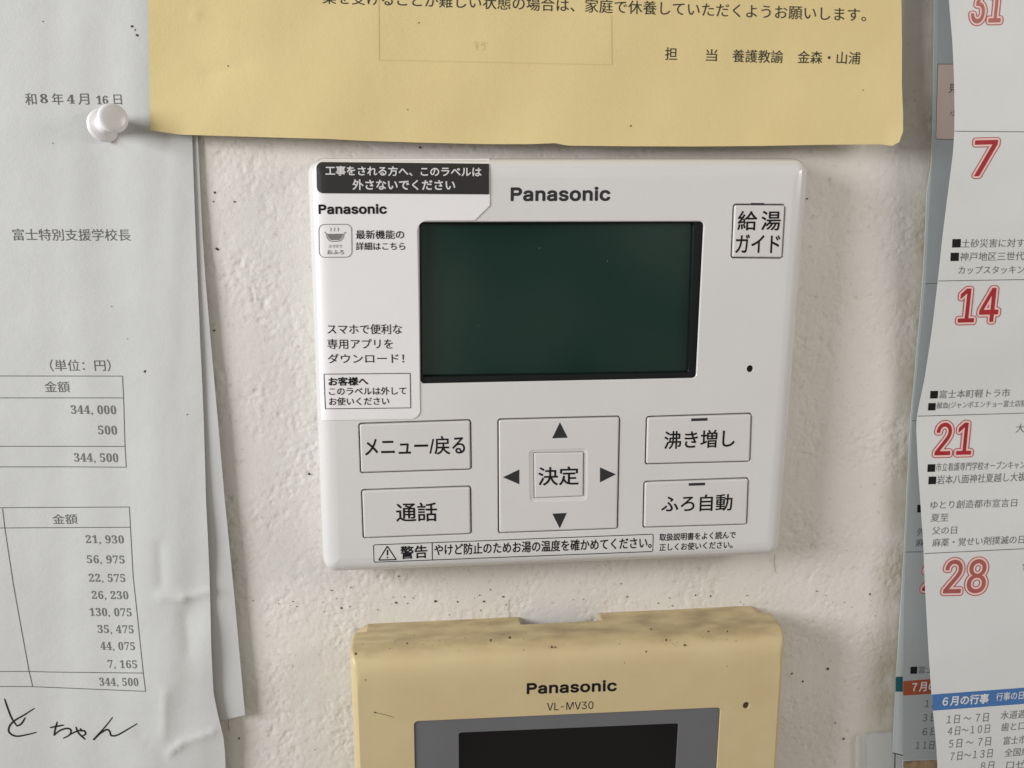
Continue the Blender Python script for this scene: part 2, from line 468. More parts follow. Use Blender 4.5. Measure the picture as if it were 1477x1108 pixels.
    s1 = mb.build('dirt_specks', M['speck'], o); s1['kind'] = 'stuff'
    s2 = mg.build('grime_specks', M['grime'], o); s2['kind'] = 'stuff'
build_wall()

# ================================================================== WATER HEATER CONTROLLER
HF = 16.0
ctl = thing('water_heater_controller', 'white water heater wall controller with a wide dark green display and lettered buttons', 'controller', P(800, 800, 0))
BODY = Quad((442.5, 227.5), (1164.5, 227.5), (1121, 798), (465.5, 823.5), 10.5)
PROF = [(.5, 0), (0, .8), (0, 8), (.12, 10), (.5, 12), (1.15, 13.6), (2.1, 14.8), (3.2, 15.5), (4.6, 15.88), (6.2, 16.0)]
RAD = 5.0
def body_h(px, py):
    h = HF
    for _ in range(14):
        x, y = BODY.uv(P(px, py, h))
        w, hh = BODY.w, BODY.h
        qx, qy = abs(x - w/2) - (w/2 - RAD), abs(y - hh/2) - (hh/2 - RAD)
        d = RAD - (math.hypot(max(qx, 0), max(qy, 0)) + min(max(qx, qy), 0))
        h = .5 * h + .5 * float(np.interp(d, [p[0] for p in PROF[4:]], [p[1] for p in PROF[4:]]))
    return h
face = MB()
loops = [BODY.loop(RAD, i, h, 8) for i, h in PROF]
rings(face, loops, cap=False)
btns = {
    'guide': ((1057.6, 294.2), (1133.4, 294.6), (1128.9, 373.4), (1054.2, 372.6), 3.0),
    'menu': ((516.8, 610.6), (679.5, 605.2), (680.5, 678), (519.4, 683), 3.0),
    'talk': ((520.6, 706.4), (679.5, 700.9), (680.5, 770.8), (523.3, 777), 3.0),
    'pad': ((717.6, 604.4), (894.6, 600), (891.4, 763.4), (718.4, 769.6), 2.0),
    'boil': ((932, 600.7), (1084.8, 595.8), (1082.4, 666.6), (930.2, 670.3), 3.0),
    'bath': ((928.5, 694.4), (1080.3, 689), (1077.8, 757.3), (927, 761.7), 3.0),
}
BQ = {k: Quad(*v[:4], HF) for k, v in btns.items()}
DISP = Quad((604.5, 320.5), (1015.2, 319.6), (1004, 545.4), (606.3, 553.5), HF)
holes = []
def cut(q, r, depth=2.6, floor=True, chamf=.28):
    l0, l1, l2 = q.loop(r + chamf, -chamf, HF), q.loop(r + .1, -.06, HF - .16), q.loop(r, 0, HF - .4)
    l3 = q.loop(r, 0, HF - depth)
    rings(face, [l0, l1, l2], cap=False); rings(face, [l2, l3], cap=floor, smooth=False)
    holes.append(l0)
for k, q in BQ.items(): cut(q, .85)
cut(DISP, 1.3, 3.6, False, .35)
mq = Quad((1077.6, 527.3), (1086.6, 527.3), (1086.4, 536.9), (1077.4, 536.9), HF)
cut(mq, mq.w * .49, 2.4, True, .12)
plate(face, loops[-1], holes, True)
fo = face.build('faceplate', M['body'], ctl, recalc=True)
mh = MB(); rings(mh, [mq.loop(mq.w*.49, .01, HF - 2.2), mq.loop(mq.w*.49, .01, HF - .55)], cap=True)
mh.build('microphone_hole', M['hole'], fo)
# display
be = MB()
bi = Quad((606, 322), (1001.5, 321), (994, 537.5), (607.6, 544), HF - 1.0)
l0 = DISP.loop(1.3, .04, HF - .4); l1 = DISP.loop(1.2, .10, HF - .9)
l2 = bi.loop(.8, 0, HF - 1.0); l3 = bi.loop(.8, .25, HF - 1.5); l4 = bi.loop(.8, .3, HF - 3.0)
rings(be, [DISP.loop(1.3, .04, HF - 3.4), l0, l1, l2, l3, l4], cap=False, smooth=False)
be.build('display_bezel', M['bezel'], ctl, recalc=True)
sc = MB(); rings(sc, [bi.loop(.8, -.3, HF - 3.3), bi.loop(.8, -.3, HF - 2.8)], cap=True, smooth=False)
sc.build('display_screen', M['lcd'], ctl)
mb = MB()
for x, y, r in ((778, 358, .7), (876, 377, .8), (690, 470, .4)):
    disc(mb, P(x, y, HF - 2.76), r / 4700, 7, .4)
mb.build('dust', M['pale_ink'], ctl)['kind'] = 'stuff'
# buttons
def button(key, label, texts, proud=.38, mark=None):
    q = BQ[key]; h = HF + proud; mb = MB()
    g = .40
    prof = [(g, HF - 2.5), (g, h - .42), (g + .07, h - .2), (g + .2, h - .06), (g + .45, h)]
    hole = []
    rings(mb, [q.loop(.95, i, z) for i, z in prof], cap=False)
    top = q.loop(.95, prof[-1][0], h)
    return q, mb, top, h
def plain_button(key, label, texts, mark=None, bold=.014):
    q, mb, top, h = button(key, label, texts)
    mb.add(top, [tuple(range(len(top)))])
    o = mb.build('button', M['button'], ctl, recalc=True); o['label'] = label
    t = MB()
    for a in texts: write(t, *a, h, bold=bold, lift=.05)
    t.build('lettering', M['ink'], o)
    if mark:
        i = MB(); fillpx(i, mark, h, .06); i.build('indicator_lamp', M['grey_ink'], o)
    return o
g = plain_button('guide', 'square guide button beside the display', [('給', 1063.4, 332.6, 1091.6, 332.6, 28.3), ('湯', 1097.3, 332.6, 1125.4, 332.6, 28.3), ('ガイド', 1060.3, 365.3, 1124.4, 365.3, 27.4)])
i = MB(); fillpx(i, [(1083, 292.8), (1102, 292.9), (1102, 295), (1083, 294.9)], HF, .03); i.build('indicator_lamp', M['grey_ink'], g)
plain_button('menu', 'wide menu button under the label', [('メニュー/戻る', 526.5, 658.2, 671, 655, 27)])
plain_button('talk', 'wide talk button at the bottom left', [('通話', 571.6, 753, 630.8, 752, 27.5)])
plain_button('boil', 'wide reheat button with a lamp bar', [('沸き増し', 957.5, 648.2, 1059.5, 645, 26)], [(997, 603.7), (1020.6, 603), (1020.6, 606.9), (997, 607.7)])
plain_button('bath', 'wide bath button with a lamp bar', [('ふろ自動', 953.5, 739.5, 1055.9, 736.6, 24.5)], [(993.4, 697), (1016.9, 696.2), (1016.9, 700.1), (993.4, 700.9)])
# direction pad with the raised rim round the enter button
q, mb, top, h = button('pad', '', [])
RIM = Quad((762.5, 648.8), (847.8, 646.3), (847.3, 722.3), (764, 725), h)
ENT = Quad((769.6, 653), (842.3, 651.8), (841.7, 716.2), (770.4, 719), h)
e0 = RIM.loop(1.6, 0, h); e1 = RIM.loop(1.6, .25, h - .10); e2 = RIM.loop(1.4, .75, h - .24)
e3 = ENT.loop(.6, -.12, h - .26); e4 = ENT.loop(.5, 0, h - .36); e5 = ENT.loop(.5, 0, h - 2.2)
rings(mb, [e0, e1, e2, e3, e4], cap=False); rings(mb, [e4, e5], cap=True, smooth=False)
plate(mb, top, [e0])
pad = mb.build('direction_pad', M['button'], ctl, recalc=True)
mb = MB(); rings(mb, [ENT.loop(.45, .2, h - 2), ENT.loop(.45, .2, h - .1), ENT.loop(.4, .28, h + .04), ENT.loop(.4, .5, h + .12)], cap=True)
ent = mb.build('button', M['button'], ctl, recalc=True); ent['label'] = 'small square enter button in the middle of the direction pad'
t = MB(); write(t, '決定', 776.2, 700.8, 834.7, 699.5, 27, h + .12, bold=.014, lift=.05); t.build('lettering', M['ink'], ent)
for tri in (((807.6, 609.2), (818.8, 631.4), (796.4, 632.4)), ((796.7, 741), (817.5, 740), (807.3, 762.2)), ((725.5, 688.5), (749, 677.3), (749, 698.6)), ((888.3, 684.3), (865.4, 695.9), (865.4, 674.2))):
    a = MB(); fillpx(a, list(tri), h, .05); a.build('arrow', M['grey_ink'], pad)
# printing on the faceplate
t = MB(); write(t, 'Panasonic', 736.4, 290.7, 880.4, 290.2, 21, HF, bold=.050, lift=.05, space=1.03); t.build('brand_lettering', M['grey_ink'], fo)
w = MB()
def box_line(mb, c, wd, hf, r=0, lift=.05):
    pts = []
    if r:
        (x0, y0), (x1, y1), (x2, y2), (x3, y3) = c
        for (cx_, cy_), a0 in (((x1 - r, y1 + r), -90), ((x2 - r, y2 - r), 0), ((x3 + r, y3 - r), 90), ((x0 + r, y0 + r), 180)):
            for k in range(6):
                a = math.radians(a0 + 18 * k); pts.append((cx_ + r * math.cos(a), cy_ + r * math.sin(a)))
    else: pts = list(c)
    if r: stroke(mb, pts, wd, hf, lift, closed=True)
    else:
        for a, b in zip(pts, pts[1:] + pts[:1]): stroke(mb, [a, b], wd, hf, lift)
box_line(w, [(538.7, 786), (942.2, 770.7), (941.6, 795.7), (539.4, 811)], 1.1, body_h, r=2.2)
stroke(w, [(623.3, 783), (623.6, 808)], 1.3, body_h, .05)
tp = [(558.7, 788), (571.5, 807.2), (546.3, 808)]
for a, b in zip(tp, tp[1:] + tp[:1]): stroke(w, [a, b], 1.7, body_h, .05)
stroke(w, [(558.8, 793.2), (558.9, 801.2)], 2.2, body_h, .05); stroke(w, [(558.9, 803), (558.9, 805.2)], 2.0, body_h, .05)
write(w, '警告', 577.7, 807, 616.7, 805, 19, body_h, bold=.022, lift=.05)
write(w, 'やけど防止のためお湯の温度を確かめてください。', 626.4, 801.6, 939.8, 790.8, 16.5, body_h, bold=.018, lift=.05)
write(w, '取扱説明書をよく読んで', 950.8, 780.6, 1061, 777, 11, body_h, bold=.02, lift=.05)
write(w, '正しくお使いください。', 950.8, 795.2, 1056.5, 791, 11, body_h, bold=.02, lift=.05)
w.build('warning_lettering', M['ink'], fo)
# peel-off label
lab = MB()
def arc(cx_, cy_, r, a0, a1, n=6):
    return [(cx_ + r * math.cos(math.radians(lerp(a0, a1, k/n))), cy_ + r * math.sin(math.radians(lerp(a0, a1, k/n)))) for k in range(n + 1)]
LAB = [(464, 229.4), (580, 229), (706, 229), (706.5, 296.4), (684.5, 318)] + arc(617, 333.5, 15.3, -90, -180) + [(603.5, 430), (605.6, 588)] + arc(592.5, 591, 13.4, 0, 90) + [(520, 605.6), (463, 606.1), (457, 440), (451, 254), (452, 245), (457, 236)]
lab_h = lambda x, y: body_h(x, y) + .26
sheet_mesh(lab, LAB, lab_h, 3.5, thick=.14)
lo_ = lab.build('instruction_label', M['film'], ctl)
b = MB()
fillpx(b, [(705.4, 236.2), (705.4, 280.4), (600, 279.6)] + arc(465.8, 269.8, 9, 90, 180) + arc(465.2, 242.7, 9, 180, 270) + [(580, 234.8)], lab_h, .17, 3.5)
bb = b.build('black_banner', M['black'], lo_)
b = MB()
write(b, '工事をされる方へ、このラベルは', 469.4, 253.2, 694.7, 255.2, 14.2, lab_h, bold=.024, lift=.25)
write(b, '外さないでください', 508.5, 274.2, 656.8, 274.8, 15.6, lab_h, bold=.026, lift=.25)
b.build('lettering', M['white_ink'], lo_)
b = MB()
write(b, 'Panasonic', 459.5, 309.2, 558, 308.8, 14.6, lab_h, bold=.050, lift=.09, space=1.03)
for s, x0, y0, x1, y1, hh, bo in (('最新機能の', 513.4, 345, 583, 344.8, 13, .012), ('詳細はこちら', 513.4, 361, 584.5, 361, 11.6, .012),
        ('スマホで便利な', 472.4, 482.2, 580, 482.2, 14.6, .006), ('専用アプリを', 472.4, 503.6, 567, 503.4, 14.6, .006), ('ダウンロード！', 472.8, 524.2, 583, 523.8, 13.8, .006),
        ('お客様へ', 474, 556.8, 531, 556.2, 12.8, .032), ('このラベルは外して', 474.7, 570.4, 586.3, 569.4, 11.6, .012), ('お使いください', 474.7, 585, 561.5, 584.4, 11.6, .012)):
    write(b, s, x0, y0, x1, y1, hh, lab_h, bold=bo, lift=.09)
box_line(b, [(467.2, 539.8), (591.6, 538.6), (592.4, 588.4), (469.2, 589.8)], 1.0, lab_h, lift=.09)
b.build('lettering', M['ink'], lo_)
b = MB()
box_line(b, [(459.8, 323.8), (507.2, 323.6), (507.6, 371), (460.3, 371.2)], 1.0, lab_h, r=8, lift=.09)
fillpx(b, [(472, 337.4), (494.6, 337.2), (492.5, 343), (489, 346.3), (477.5, 346.4), (474, 343.4)], lab_h, .09)
stroke(b, smooth_pts([(468, 335), (470.5, 337), (472, 343), (476, 347.4), (483, 348.4), (490.5, 347.2), (494.8, 343), (496.4, 337), (499, 334.6)]), 1.0, lab_h, .09, step=2)
for x in (477, 482.3, 487.6):
    stroke(b, smooth_pts([(x - .6, 328.2), (x + .8, 330.4), (x - .2, 332.4), (x + .6, 333.8)]), .8, lab_h, .09, step=2)
write(b, 'スマホで', 474, 357.6, 493.6, 357.5, 4.6, lab_h, bold=.01, lift=.09)
write(b, 'おふろ', 472, 367, 496, 366.9, 6.6, lab_h, bold=.02, lift=.09)
b.build('bath_icon', M['pale_ink'], lo_)

# ================================================================== VIDEO INTERCOM
IH = 22.0
ic = thing('video_intercom', 'yellowed cream video intercom monitor with grey framed black screen under the white controller', 'intercom', P(815, 1108, 0))
zt = P(810, 890.5, 2).z
xl_, xr_ = P(507, 985, 15).x, P(1122, 985, 15).x
wmm, hmm = (xr_ - xl_) * 1000, 150.0
class Flat(Quad):
    def __init__(s, x0, z1, w, h):
        s.w, s.h = w, h
        a = Vector((x0, 0, z1)); dx, dz = Vector((w*.001, 0, 0)), Vector((0, 0, -h*.001))
        s.c = [a, a + dx, a + dx + dz, a + dz]
# the unit hangs a hair out of level, like in the photo
IQ = Flat(xl_, zt, wmm, hmm)
tilt = math.tan(math.radians(.35))
for k, s_ in ((0, -.5), (1, .5), (2, .5), (3, -.5)): IQ.c[k].z += s_ * wmm * .001 * tilt
mb = MB()
prof = [(0, 6.0), (0, IH - 8), (.25, IH - 5.9), (.9, IH - 4), (2.0, IH - 2.4), (3.6, IH - 1.2), (5.4, IH - .52), (7.4, IH - .18), (9.4, IH - .04), (11.5, IH)]
def il(i, h):      # broad rounding along the top, tight on the sides
    pts = rr(IQ.w, IQ.h, 1.4, 0, 6); out = []
    for x, y in pts:
        sx = min(i * .42, 2.6); top = i
        u = x / IQ.w; v = y / IQ.h
        out.append(IQ.at(sx + u * (IQ.w - 2 * sx), sx + v * (IQ.h - sx - top), h))
    return out
loops = [il(i, h) for i, h in prof]
rings(mb, loops, cap=False)
FRM = Quad((597.3, 1041), (1039.3, 1021), (1024, 1270), (602, 1280), IH)
SCR = Quad((662, 1057.4), (978.4, 1044), (968, 1225), (663, 1232), IH - .5)
mcq = Quad((1072, 1013.3), (1081.2, 1013), (1081, 1022.8), (1071.8, 1023), IH)
hl = []
for q, r, dp, fl in ((FRM, 1.2, .8, False), (mcq, mcq.w * .49, 2.0, True)):
    a, b, c = q.loop(r + .2, -.18, IH), q.loop(r, 0, IH - .25), q.loop(r, 0, IH - dp)
    rings(mb, [a, b], cap=False); rings(mb, [b, c], cap=fl, smooth=False); hl.append(a)
plate(mb, loops[-1], hl, True)
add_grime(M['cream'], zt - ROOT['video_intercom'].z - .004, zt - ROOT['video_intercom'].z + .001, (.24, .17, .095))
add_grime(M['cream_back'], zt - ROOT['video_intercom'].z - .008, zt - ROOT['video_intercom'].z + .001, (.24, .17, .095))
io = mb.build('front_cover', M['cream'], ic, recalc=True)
mb = MB()
def box(mb, x0, x1, z0, z1, h0, h1):
    v = [Vector((x, -h*.001, z)) for h in (h0, h1) for x, z in ((x0, z0), (x1, z0), (x1, z1), (x0, z1))]
    mb.add(v, [(0, 3, 2, 1), (4, 5, 6, 7), (0, 1, 5, 4), (1, 2, 6, 5), (2, 3, 7, 6), (3, 0, 4, 7)])
# rear housing: two shoulders that reach the wall, a gap for the cable between them
xn0, xn1 = P(750, 897, 3).x, P(866, 893, 3).x
z_at = lambda x: zt + (x - (xl_ + xr_) / 2) * tilt
def shoulder(xa, xb, ca, cb):
    za_, zb_ = z_at(xa), z_at(xb)
    top = [(xa, za_ - ca), (xa + ca * 1.6, za_), (xb - cb * 1.6, zb_), (xb, zb_ - cb)]
    pts = [(xb, zt - .03), *reversed(top), (xa, zt - .03)]
    back = [Vector((x, 0, z)) for x, z in pts]; fr = [Vector((x, -.0062, z)) for x, z in pts]
    n = len(pts)
    mb.add(back + fr, [tuple(range(n, 2 * n))] + [(k, (k + 1) % n, n + (k + 1) % n, n + k) for k in range(n)])
shoulder(xl_ + .0008, xn0, .0025, .0002); shoulder(xn1, xr_ - .0008, .0002, .003)
box(mb, xl_ + .002, xr_ - .002, zt - .14, zt - .0305, 0, 6.1)
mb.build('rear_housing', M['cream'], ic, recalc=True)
mb = MB(); rings(mb, [FRM.loop(1.1, .05, IH - 1.5), FRM.loop(1.1, .05, IH - .55), FRM.loop(1.0, .25, IH - .45)], cap=False)
s0 = SCR.loop(.8, -.2, IH - .45); s1 = SCR.loop(.8, 0, IH - .75)
rings(mb, [s0, s1], cap=False); plate(mb, FRM.loop(1.0, .25, IH - .45), [s0])
fr = mb.build('screen_frame', M['grey'], ic, recalc=True)
mb = MB(); rings(mb, [SCR.loop(.8, .03, IH - 1.6), SCR.loop(.8, .03, IH - .8)], cap=True, smooth=False); mb.build('screen', M['screen'], ic)
mb = MB(); rings(mb, [mcq.loop(mcq.w*.49, .02, IH - 1.9), mcq.loop(mcq.w*.49, .02, IH - .9)], cap=True)
mb.build('microphone_hole', M['grime'], io)
mb = MB(); write(mb, 'Panasonic', 759.6, 1001.8, 889.6, 997.2, 16.8, IH, bold=.050, lift=.05, space=1.03)
mb.build('brand_lettering', M['ink'], io)
mb = MB(); write(mb, 'VL-MV30', 788.8, 1025.2, 855.8, 1022.8, 11.2, IH, bold=.0, lift=.05)
mb.build('model_lettering', M['ink'], io)
mb = MB()
def ic_h(px, py):
    h = IH
    for _ in range(6):
        p = P(px, py, h); d = (z_at(p.x) - p.z) * 1000
        h = float(np.interp(d, [q_[0] for q_ in prof[1:]], [q_[1] for q_ in prof[1:]]))
    return h
for k in range(45):
    y = 918 + abs(random.gauss(0, 16)) + random.uniform(-6, 6); x = random.uniform(515, 1115)
    if 700 < x < 850 and random.random() < .3: y = 930
    hh = ic_h(x, y); c = P(x, y, hh + .09); r = random.uniform(.3, .85) / 4900
    pts = [P(x + r * 4900 * math.cos(a) * random.uniform(.6, 1.3), y + r * 4900 * math.sin(a) * random.uniform(.6, 1.3), ic_h(x, y) + .12) for a in np.arange(0, 6.28, .9)]
    mb.add(pts, [tuple(range(len(pts)))])
for x, y, r in ((708, 924, 1.8), (735, 920, 2.2), (796, 933, 1.8), (587, 928, 1.6), (939, 908, 1.6), (1022, 911, 1.5), (1049, 911, 1.4), (988, 931, 2.0), (961, 923, 1.8), (801, 934, 1.2), (932, 940, 1.3), (513, 943, 2.0), (527, 981, 1.0), (541, 1028, 1.3)):
    pts = [P(x + r * math.cos(a) * random.uniform(.7, 1.3), y + r * math.sin(a) * random.uniform(.7, 1.3), ic_h(x, y) + .14) for a in np.arange(0, 6.28, .8)]
    mb.add(pts, [tuple(range(len(pts)))])
stroke(mb, smooth_pts([(541, 1028), (555, 1031), (568, 1035)]), .6, IH, .05)
o = mb.build('dirt_specks', M['grime'], io); o['kind'] = 'stuff'

# ================================================================== WHITE DOCUMENTS ON THE LEFT
hB_ = hermite([(-60, .9), (190, 1.3), (350, 1.9), (500, 2.6), (700, 3.0), (900, 3.4), (1040, 3.2), (1200, 3.0)])
hB = lambda x, y: hB_(y) * (.35 + .65 * sst(60, 300, x)) + .10 * math.sin(y / 37 + x / 19) * sst(250, 330, x)
def crease(x, y, a, b, wd, amp):
    ax, ay = a; dx, dy = b[0] - ax, b[1] - ay; l2 = dx*dx + dy*dy
    t = min(1, max(0, ((x - ax) * dx + (y - ay) * dy) / l2))
    return amp * math.exp(-math.hypot(x - ax - t*dx, y - ay - t*dy) / wd)
gapA = hermite([(-60, .35), (480, .4), (560, .5), (640, .8), (720, 1.15), (790, 1.6), (850, 1.15), (920, 1.7), (1000, 2.1), (1060, 1.7), (1110, 1.4), (1200, 1.4)])
def hA(x, y):
    h = hB_(y) * (.35 + .65 * sst(60, 300, x)) + .25 + .55 * (1 - sst(245, 288, x))
    h += gapA(y) * sst(120, 300, x)
    h += .16 * math.sin(x / 15.0 + .8 * math.sin(y / 160)) * sst(40, 120, x) * (1 - .5 * sst(260, 300, x))
    h += .12 * math.sin(x / 33.0 - y / 210 + 1) + .08 * math.sin(x / 8.5 + y / 90) * sst(180, 270, x)
    if y > 780:
        k = sst(780, 900, y)
        h += k * .18 * math.sin(y / 21 + x / 40) * sst(120, 260, x)
        h += crease(x, y, (232, 861), (264, 863), 6, .8) + crease(x, y, (264, 863), (301, 854), 5, .9)
        h -= crease(x, y, (230, 788), (233, 842), 7, .6)
        h += crease(x, y, (238, 1000), (236, 1060), 8, .8) - crease(x, y, (200, 1060), (238, 1092), 8, .7)
        h += crease(x, y, (243, 1088), (260, 1074), 3, 1.0) + crease(x, y, (262, 1073), (308, 1056), 5, .8)
        h -= crease(x, y, (268, 890), (272, 940), 12, .7)
    return max(.3, h)
dA = thing('document', 'white typed document with two ruled money tables and handwriting, front of the pair', 'document', P(150, 900, 0), group='typed papers on the left of the wall')
EA = [(277, 195), (280, 280), (283.5, 370), (287, 450), (289, 500), (292, 560), (294, 611), (296, 680), (297, 720), (300, 780), (302, 825), (303.5, 880), (304.5, 930), (306.3, 970), (308, 1000), (314, 1030), (322, 1063), (324.5, 1085), (326, 1130)]
mb = MB(); sheet_mesh(mb, [(-330, -300), (262, -300), (272, -40), (274.5, 80)] + EA + [(336, 1210), (-330, 1235)], hA, 5.5, thick=.1)
sA = mb.build('sheet', M['paper'], dA)
serif = lambda s: ''.join(chr(0x1D7CE + int(c)) if c.isdigit() else c for c in s).replace(',', ', ')
mb = MB()
for a in (('和', 37, 151.6, 53, 151.4, 17), (serif('8'), 58.5, 149, 69, 149, 13.5), ('年', 75.5, 151.4, 92, 151.2, 17), (serif('4'), 97, 149.6, 108, 149.6, 13), ('月', 113, 151.2, 129, 151, 16), (serif('16'), 139.5, 150.6, 156, 150.6, 12.5), ('日', 164.5, 151, 176, 151, 14.5)):
    write(mb, *a, hA, bold=-.004)
write(mb, '富士特別支援学校長', 19, 347, 189, 347.6, 17.2, hA, bold=-.004)
write(mb, '（単位：円）', 72.8, 535.6, 160, 535.6, 17, hA, bold=-.004)
write(mb, '金額', 65, 566, 101, 566, 16, hA, bold=-.004); write(mb, '金額', 76.3, 756.4, 112, 755.8, 14.5, hA, bold=-.004)
mb.build('printed_text', M['print'], sA)
mb = MB()
for s, x0, x1, yb in (('344,000', 103, 168, 599), ('500', 142, 169, 626.6), ('344,500', 107.5, 171, 668), ('21,930', 124.3, 179, 785.3), ('56,975', 126, 180, 814.3), ('22,575', 128.8, 181, 841), ('26,230', 133, 185.5, 865.8), ('130,075', 130, 190, 890.4),
        ('35,475', 141.4, 193, 915), ('44,075', 145.6, 195, 939.3), ('7,165', 156, 198, 965.4), ('344,500', 144, 200, 991)):
    write(mb, serif(s), x0, yb, x1, yb + .6, 13 if s == '500' else (14.6 if yb < 700 else 13.6), hA, space=1.1)
mb.build('printed_figures', M['digits'], sA)
mb = MB()
TL = [[(-300, 542), (177, 542.6)], [(-300, 574), (178.3, 574)], [(-300, 643.6), (180.3, 644)], [(-300, 674), (90, 673.4), (182, 674)],
      [(176.6, 542.6), (178.2, 574), (180.2, 643.6), (182, 674)], [(-300, 734), (187, 731.4)], [(-300, 763.4), (188, 760.6)],
      [(3.5, 733.4), (7, 763), (19, 842), (31.5, 912), (42, 969), (47, 990.5)], [(186.6, 731.4), (188, 761), (192, 832), (198, 888), (206.5, 970), (210, 997.4)],
      [(-300, 969), (42, 968.6), (70, 969.4), (206.5, 971)], [(-300, 989), (47, 990.5), (210, 997.4)]]
for l in TL: stroke(mb, l, 1.1, hA, .06, step=6)
mb.build('table_rules', M['print'], sA)
mb = MB()
Z4 = lambda pts: smooth_pts([(x / 2.857, 720 + y / 2.857) for x, y in pts])
for s in ([(18, 822), (30, 858), (48, 903), (70, 936)], [(70, 936), (88, 925), (104, 900)], [(142, 862), (100, 889), (58, 914), (38, 938), (38, 962), (66, 977), (110, 971), (150, 961)],
          [(205, 942), (235, 936), (264, 931)], [(236, 917), (228, 945), (222, 975)], [(222, 975), (244, 955), (274, 945), (292, 952), (286, 972), (260, 986)],
          [(286, 972), (318, 956), (346, 955), (352, 968), (338, 977)], [(312, 938), (324, 965), (352, 991)], [(330, 945), (338, 958)],
          [(464, 899), (430, 942), (384, 993), (412, 966), (440, 950), (452, 958), (458, 974), (482, 973), (524, 950), (566, 925)]):
    stroke(mb, Z4(s), 2.5, hA, .08, taper=.45, step=2.5)
mb.build('handwriting', M['pen'], sA)
mb = MB()
for x, y, r in ((191, 38, 1.9), (198, 51, 2.2), (195, 43, 1.2), (209, 536, 1.9), (76, 207, .9), (62, 31, .8), (161, 442, .8), (184, 489, .8), (270, 598, 1)):
    c = P(x, y, hA(x, y) + .09); disc(mb, c, r / 4700, 8, .35)
mb.build('dirt_specks', M['speck'], sA)['kind'] = 'stuff'
dB = thing('document', 'plain white sheet showing only as a strip behind the typed document', 'document', P(310, 1000, 0), group='typed papers on the left of the wall')
mb = MB(); sheet_mesh(mb, [(60, -290), (269, -290), (279, -40), (285, 195), (292, 340), (296, 400), (304.5, 500), (314.6, 611), (324, 720), (331, 790), (338, 860), (346, 950), (353.5, 1031.5), (321, 1039), (60, 1046)], hB, 7, thick=.1)
mb.build('sheet', M['paper_back'], dB)

# ================================================================== YELLOW NOTICE
def hY(x, y):
    h = 5.2 + 2.4 * sst(230, 1200, x) + 1.2 * sst(40, 200, y)
    h += .35 * math.sin(x / 62 + .5) * sst(-40, 200, y) + .16 * math.sin(x / 27 + y / 60) + .15 * math.sin(y / 34 + x / 150)
    h += crease(x, y, (283, 20), (283.2, 21), 4, .5) - crease(x, y, (300, 105), (350, 95), 18, .5) + crease(x, y, (430, -5), (540, 48), 6, .10)
    h += .8 * sst(1275, 1303, x) * sst(170, 205, y)
    h -= 1.0 * crease(x, y, (216, 190), (260, 195), 14, 1) 
    return h
yn = thing('notice', 'yellow typed notice sheet hanging above the white controller', 'notice', P(760, 200, 0))
YO = [(208, -360), (213, -40), (214.5, 60), (216.5, 188), (236, 191), (260, 194.3), (330, 196.5), (400, 198.5), (470, 200.3), (520, 203), (600, 205.6), (700, 208), (765, 208), (800, 206.6), (820, 210.2), (900, 211), (1000, 211.4), (1100, 210.6), (1180, 209), (1270, 208.2), (1287, 210.6), (1297, 205), (1302.6, 190), (1302.6, 165), (1300.8, 120), (1301, 60), (1299.6, -40), (1293, -360)]
mb = MB(); sheet_mesh(mb, YO, hY, 7, thick=.1)
sY = mb.build('sheet', M['yellow'], yn)
mb = MB()
write(mb, '業を受けることが難しい状態の場合は、家庭で休養していただくようお願いします。', 465, 5.5, 1249, 31.5, 20, hY, bold=.002)
for a in (('担', 959, 86.6, 976.4, 87, 18.4), ('当', 1018, 88.3, 1034, 88.6, 17.5), ('養護教諭', 1056, 89.8, 1129, 91.4, 18.6), ('金森・山浦', 1150, 91.4, 1240.5, 93, 18.2)):
    write(mb, *a, hY, bold=.004)
mb.build('printed_text', M['print_dark'], sY)
mb = MB()
for l in ([(546.5, -5), (547, 86.5)], [(547, 86.5), (880, 93.5)], [(882, 22), (883, 94)]): stroke(mb, l, 1.1, hY, .06)
write(mb, 'です', 683, 72, 703, 73, 13, hY, mirror=True)
mb.build('show_through_print', M['ghost'], sY)
mb = MB()
for x, y, r in ((329, 95, .9), (604, 33, 1.0), (910, 182, 1.3), (1245, 130, .8), (588, 158, .8)):
    disc(mb, P(x, y, hY(x, y) + .09), r / 4600, 8, .4)
mb.build('dirt_specks', M['grime'], sY)['kind'] = 'stuff'

# ================================================================== PUSH PIN
bp_, tp_ = P(150.5, 181, hA(150, 180) + .3), P(164, 169.5, hA(150, 180) + 11)
pp = thing('push_pin', 'small white push pin stuck in the typed document below its date', 'push pin', bp_)
ax = (tp_ - bp_).normalized(); u_ = ax.cross(Vector((0, 0, 1))).normalized(); v_ = ax.cross(u_); LN = (tp_ - bp_).length * 1000
def lathe(mb, prof, n=32):
    rings(mb, [[bp_ + ax * (t * .001) + (u_ * math.cos(2*math.pi*k/n) + v_ * math.sin(2*math.pi*k/n)) * (r * .001) for k in range(n)] for r, t in prof], cap=True)
mb = MB(); lathe(mb, [(3.6, -.1), (4.7, 0), (5.0, .4), (4.9, 1.0), (4.3, 1.5), (3.2, 1.9), (2.7, 2.6), (2.5, LN*.45), (2.8, LN - 3.4), (3.4, LN - 2.3), (3.95, LN - 1.7), (4.2, LN - 1.1), (4.1, LN - .55), (3.7, LN - .18), (3.0, LN), (1.5, LN + .08)])
mb.build('grip', M['pin'], pp, recalc=True)
mb = MB(); lathe(mb, [(.5, -3.0), (.5, .2)], 12); mb.build('needle', M['grey'], pp)

